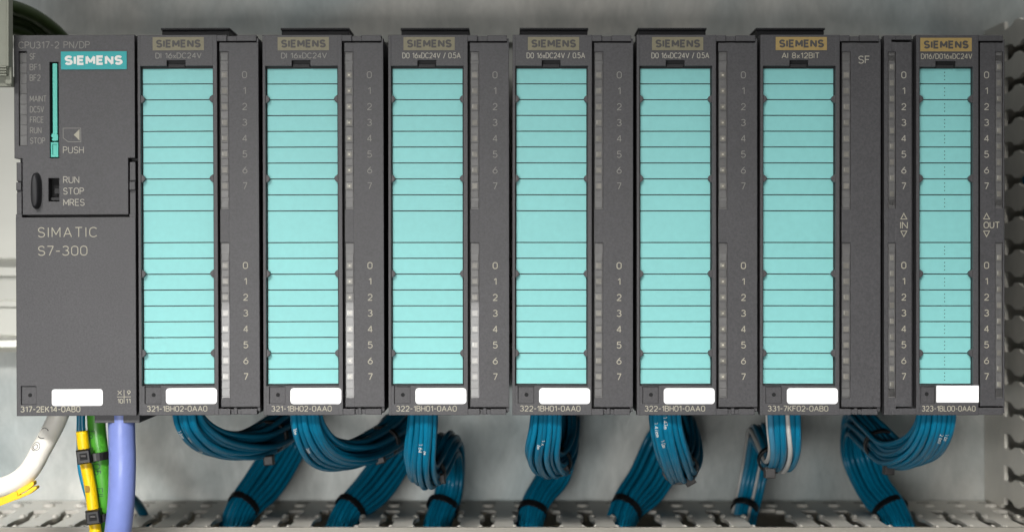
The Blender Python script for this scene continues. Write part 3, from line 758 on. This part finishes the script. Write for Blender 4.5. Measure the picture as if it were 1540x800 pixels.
# rightmost module: numerals on both sides of a narrow label
def mixed_module():
    mod = Module('io_module', 1327, 184); o = 1327
    X = lambda *v: [q-o for q in v]
    def pb(m, l, r, t, b, d0, d1): return m.pb(l-o, r-o, t, b, d0, d1)
    m = MB(); pb(m, 1331, 1508, 56, 622, 5.2, 118); mod.part('body', m.mesh('body'), 'housing_dark')
    l, r = 1378-o, 1471.5-o
    d = door_mesh(l, r, 1383-o, 1463-o, 101, 579.6, 1407-o, 1437-o)
    pb(d, 1383, 1384.5, 580.5, 607, 0, 5); pb(d, 1406, 1463, 580.5, 607, 0, 5)
    mod.part('front_door', d.mesh('front_door'), 'housing')
    m = MB()
    pb(m,1330,1336,53.5,624,.3,5); pb(m,1336,1341,53.5,78,.3,5); pb(m,1341,1347.5,53.5,60,.3,5); pb(m,1341,1347.5,63.6,78,.3,5); pb(m,1336,1347.5,313.5,365,.3,5); pb(m,1336,1347.5,598.5,624,.3,5)
    pb(m,1347.5,1371.5,64,611.5,.3,5); pb(m,1347.5,1371.5,53.5,60,.6,5); pb(m,1341,1378,614,623.6,.1,.3); pb(m,1347.5,1378,614,623.6,.3,5)
    mod.part('indicator_panel', m.mesh('indicator_panel'), 'housing')
    m = MB()
    pb(m,1474.5,1497.3,64.5,610.5,.3,5); pb(m,1497.3,1508.6,64.5,78,.3,5); pb(m,1497.3,1508.6,313.5,365,.3,5); pb(m,1497.3,1508.6,598.5,610.5,.3,5); pb(m,1508.6,1511,60,621,.3,5)
    pb(m,1471.7,1508.4,53.5,62,.1,5); pb(m,1471.7,1508.4,613,623.6,.1,5)
    mod.part('indicator_panel', m.mesh('indicator_panel'), 'housing')
    cells(mod, 1384.2-o, 1462-o, dots=1423-o)
    m = MB(); pb(m,1406,1438,91.5,100.5,2.2,2.4); pb(m,1409,1435,98,102,1.0,1.6); mod.part('finger_notch', m.mesh('finger_notch'), 'recess')
    badge(mod, 1384-o, 1461.3-o, 57.5, 77.8, 'plate_gold', 'badge_ink', 1389-o, 1456.5-o, 61.6, 73.8, 2.9)
    lettering(mod, 'DI16/D016xDC24V', 1385-o, 1462-o, 81, 89.4, 1.05, 'ink')
    for (a, b) in ((1336.2,1347.3),(1497.5,1508.4)):
        strip(mod, a-o, b-o, 78, 313.5, 101, .45, n=9, diodes=False, seedv=8)
        strip(mod, a-o, b-o, 365, 598.5, 387.5, .45, n=9, diodes=False, seedv=9)
    for x in (1359.5, 1484):
        numerals(mod, x-o, 113, 'ink_mid', 10.5, d=.26); numerals(mod, x-o, 399, 'ink', 10.5, d=.26)
        for up in (True, False):
            y = 325.5 if up else 351.5; q = -1 if up else 1
            tri = [(-4.5,-q*4),(4.5,-q*4),(0,q*4.4),(-4.5,-q*4),(4.5,-q*4)]
            rb = ribbon([(x-o+a, y+b) for a, b in tri], .6); mm = MB(); i = 0
            for L_, R_ in rb: mm.v += [(L_[0]*K*MM, .26*MM, PZ(L_[1])), (R_[0]*K*MM, .26*MM, PZ(R_[1]))]
            for k in range(3): mm.f.append((2*k,2*k+1,2*k+3,2*k+2))
            mod.part('arrow_mark', mm.mesh('arrow_mark'), 'ink')
    lettering(mod, 'IN', 1354-o, 1365.5-o, 333.5, 344, 1.3, 'ink', .26); lettering(mod, 'OUT', 1479.5-o, 1504-o, 333.5, 343.5, 1.3, 'ink', .26)
    screw_pocket(mod, 1384.5-o, 1406-o, 580.5, 607, 1394.3-o, 592.5)
    blank(mod, 1408-o, 1472-o, 579.5, 605, 1.2)
    lettering(mod, '323-1BL00-0AA0', 1386-o, 1467-o, 609.6, 618.4, 1.12, 'ink')
    tag(mod.root, 'rightmost grey module with narrow dotted turquoise label, marked 323-1BL00-0AA0', 'module', GR)
mixed_module()

# processor module at the left
def processor():
    o = 22; mod = Module('processor_module', o, 184); mod.root.location.x += 1.2*K*MM
    def pb(m, l, r, t, b, d0, d1): return m.pb(l-o, r-o, t, b, d0, d1)
    m = MB(); pb(m, 24, 203, 55, 623, 6, 118); mod.part('body', m.mesh('body'), 'housing_dark')
    m = MB(); pb(m, 138, 206, 622, 637, 3, 90); mod.part('port_block', m.mesh('port_block'), 'housing')
    # upper face with openings for lights, card lever, key switch and the two door hinges
    m = MB()
    def face(l, r, t, b): pb(m, l, r, t, b, .3, 6)
    face(22,203.5,53,77); face(22,29,77,219); face(41,75.5,77,238); face(89,203.5,77,238); face(75.5,89,77,93.5)
    face(22,41,219,238); face(34,73,238,323); face(89,193,238,323); face(73,89,238,268); face(73,89,303,323)
    mod.part('upper_face', m.mesh('upper_face'), 'housing')
    m = MB(); pb(m,41,75.5,238,238.01,.3,6)
    # door below
    m = MB(); pb(m, 24, 204, 326.8, 580, 0, 6); pb(m,24,30.5,580,608,0,6); pb(m,53.5,204,580,608,0,6); pb(m,24,204,608,625,0,6)
    pb(m, 24, 33, 322, 326.8, .2, 6); pb(m, 194.5, 204, 322, 326.8, .2, 6)
    mod.part('lower_door', m.mesh('lower_door'), 'housing')
    for (l, r, s) in ((24.5,32,1),(195,203.5,-1)):
        m = MB(); pb(m,l,r,244,272,.8,6); pb(m,l,r,274,286,.2,6); pb(m,l+s*1,r,271,275,1.6,6); pb(m,l,r,290,322,.8,6); pb(m,l,r,285,291,1.3,6)
        mod.part('hinge', m.mesh('hinge'), 'housing')
    # indicator strip
    m = MB(); pb(m, 29.4, 41, 79, 218, 1.1, 2.2); st = mod.part('indicator_strip', m.mesh('indicator_strip'), 'lens_gap')
    me = MB().pb(30.2-o, 40.8-o, -7.4, 7.4, .95, 1.1).mesh('indicator_lens')
    for k in range(9):
        c = link('indicator_lens', me, M['lens_gap'], st); c.location = Vector((0,0,-(86.5+15.6*k)*K*MM))
    for tx, x1, y in (('SF',55,85),('BF1',62,101),('BF2',62,117),('MAINT',71,148.5),('DC5V',67,164.5),('FRCE',66.5,180),('RUN',63,196),('STOP',68.5,211.5)):
        lettering(mod, tx, 45.5-o, x1-o, y-4.8, y+4.8, 1.05, 'ink_faint', .27)
    lettering(mod, 'CPU317-2 PN/DP', 29-o, 136.5-o, 62.5, 73.2, 1.15, 'ink_faint', .27)
    badge(mod, 93-o, 192-o, 78, 105, 'badge_teal', 'white_ink', 98.5-o, 186-o, 84, 98.5, 3.6)
    # memory-card slot with turquoise lever
    m = MB(); pb(m, 75, 90, 93, 239, 4, 5); mod.part('card_slot', m.mesh('card_slot'), 'hole')
    m = MB(); pb(m, 79.8, 86.6, 95.5, 201, .5, 4)
    lv = mod.part('card_lever', m.mesh('card_lever'), 'lever')
    m = MB(); m.pprism([(x-o,y) for x, y in ((79,201),(85.5,201),(88,203.5),(88,210.5),(86,212),(80,212),(78.5,210),(80.5,207.5),(77.5,205.5))], .0, 4); link('knuckle', m.mesh('knuckle'), M['lever'], lv)
    m = MB(); pb(m, 77.2, 88.3, 214, 236.5, .5, 4); pb(m, 77.2, 79.6, 214, 236.5, 0, .5); pb(m, 85.9, 88.3, 214, 236.5, 0, .5); pb(m,79.6,85.9,214,217,0,.5); pb(m,79.6,85.9,233,236.5,0,.5)
    link('push_button', m.mesh('push_button'), M['lever'], lv)
    # card pictogram
    rb = ribbon([(x-o, y) for x, y in ((95.5,193),(122,193),(122,213.5),(103,213.5),(95.5,207.5),(95.5,193))], .45); mm = MB()
    for L_, R_ in rb: mm.v += [(L_[0]*K*MM, .27*MM, PZ(L_[1])), (R_[0]*K*MM, .27*MM, PZ(R_[1]))]
    for k in range(len(rb)-1): mm.f.append((2*k,2*k+1,2*k+3,2*k+2))
    mod.part('card_mark', mm.mesh('card_mark'), 'ink_faint')
    mm = MB().pprism([(111.5-o,203),(120-o,194.5),(120-o,211.5)], .27, .3); mod.part('arrow_mark', mm.mesh('arrow_mark'), 'ink')
    lettering(mod, 'PUSH', 95-o, 126.5-o, 220.5, 231, 1.15, 'ink_mid', .27)
    # key switch: rounded grip and toggle slot
    m = MB(); m.smooth = True
    cx, cy, rx, ry = 55.5-o, 287, 7.6, 27.5; rings = 7; n = 28
    for k in range(rings):
        a = math.pi/2*k/(rings-1); q = math.cos(a); hgt = math.sin(a)
        for j in range(n):
            t = 2*math.pi*j/n
            ex = rx*(abs(math.cos(t))**.85)*(1 if math.cos(t)>=0 else -1); ey = ry*(abs(math.sin(t))**.7)*(1 if math.sin(t)>=0 else -1)
            m.v.append(((cx+ex*(.42+.58*q))*K*MM, (.3-3.4*hgt)*MM, PZ(cy+ey*(.8+.2*q))))
    for k in range(rings-1):
        for j in range(n): m.f.append((k*n+j, k*n+(j+1)%n, (k+1)*n+(j+1)%n, (k+1)*n+j))
    m.f.append(tuple(range((rings-1)*n, rings*n)))
    mod.part('switch_grip', m.mesh('switch_grip'), 'housing_dark')
    m = MB(); pb(m, 73, 89, 268, 303, 4.5, 5.5); sw = mod.part('mode_switch', m.mesh('mode_switch'), 'hole')
    m = MB(); pb(m, 80, 88, 283, 291, 2.4, 4.5); pb(m,75,88,296.5,301,2.0,4.5); link('toggle', m.mesh('toggle'), M['recess'], sw)
    for tx, x1, y in (('RUN',119.5,270.5),('STOP',126.5,287.5),('MRES',127.5,304.5)):
        lettering(mod, tx, 95-o, x1-o, y-5.2, y+5.2, 1.2, 'ink_mid', .27)
    lettering(mod, 'SIMATIC', 57-o, 146.5-o, 341.5, 357, 1.35, 'ink', -.03, gap=.36)
    lettering(mod, 'S7-300', 57-o, 131.5-o, 369.5, 384.5, 1.35, 'ink', -.03, gap=.26)
    screw_pocket(mod, 30.5-o, 53.5-o, 580, 608, 43.5-o, 593.8)
    blank(mod, 77-o, 153.5-o, 585, 610, 4)
    lettering(mod, '317-2EK14-0AB0', 29.5-o, 120-o, 610.2, 619.4, 1.3, 'ink')
    for tx, x0, x1, t in (('X',175.5,182.5,587),('9',190,195.5,587),('10',175.5,184,600-.5),('11',188,195.5,600-.5)):
        lettering(mod, tx, x0-o, x1-o, t, t+7.2, 1.0, 'ink')
    m = MB(); pb(m,175,196,596.4,597.3,-.04,-.03); pb(m,185.1,186,586.5,596.3,-.04,-.03); pb(m,185.1,186,597.4,606.5,-.04,-.03); mod.part('cross_mark', m.mesh('cross_mark'), 'ink')
    mod.root.rotation_euler.y = -.0048
    tag(mod.root, 'grey processor module with bright petrol badge, card lever and closed lower door', 'module')
processor()
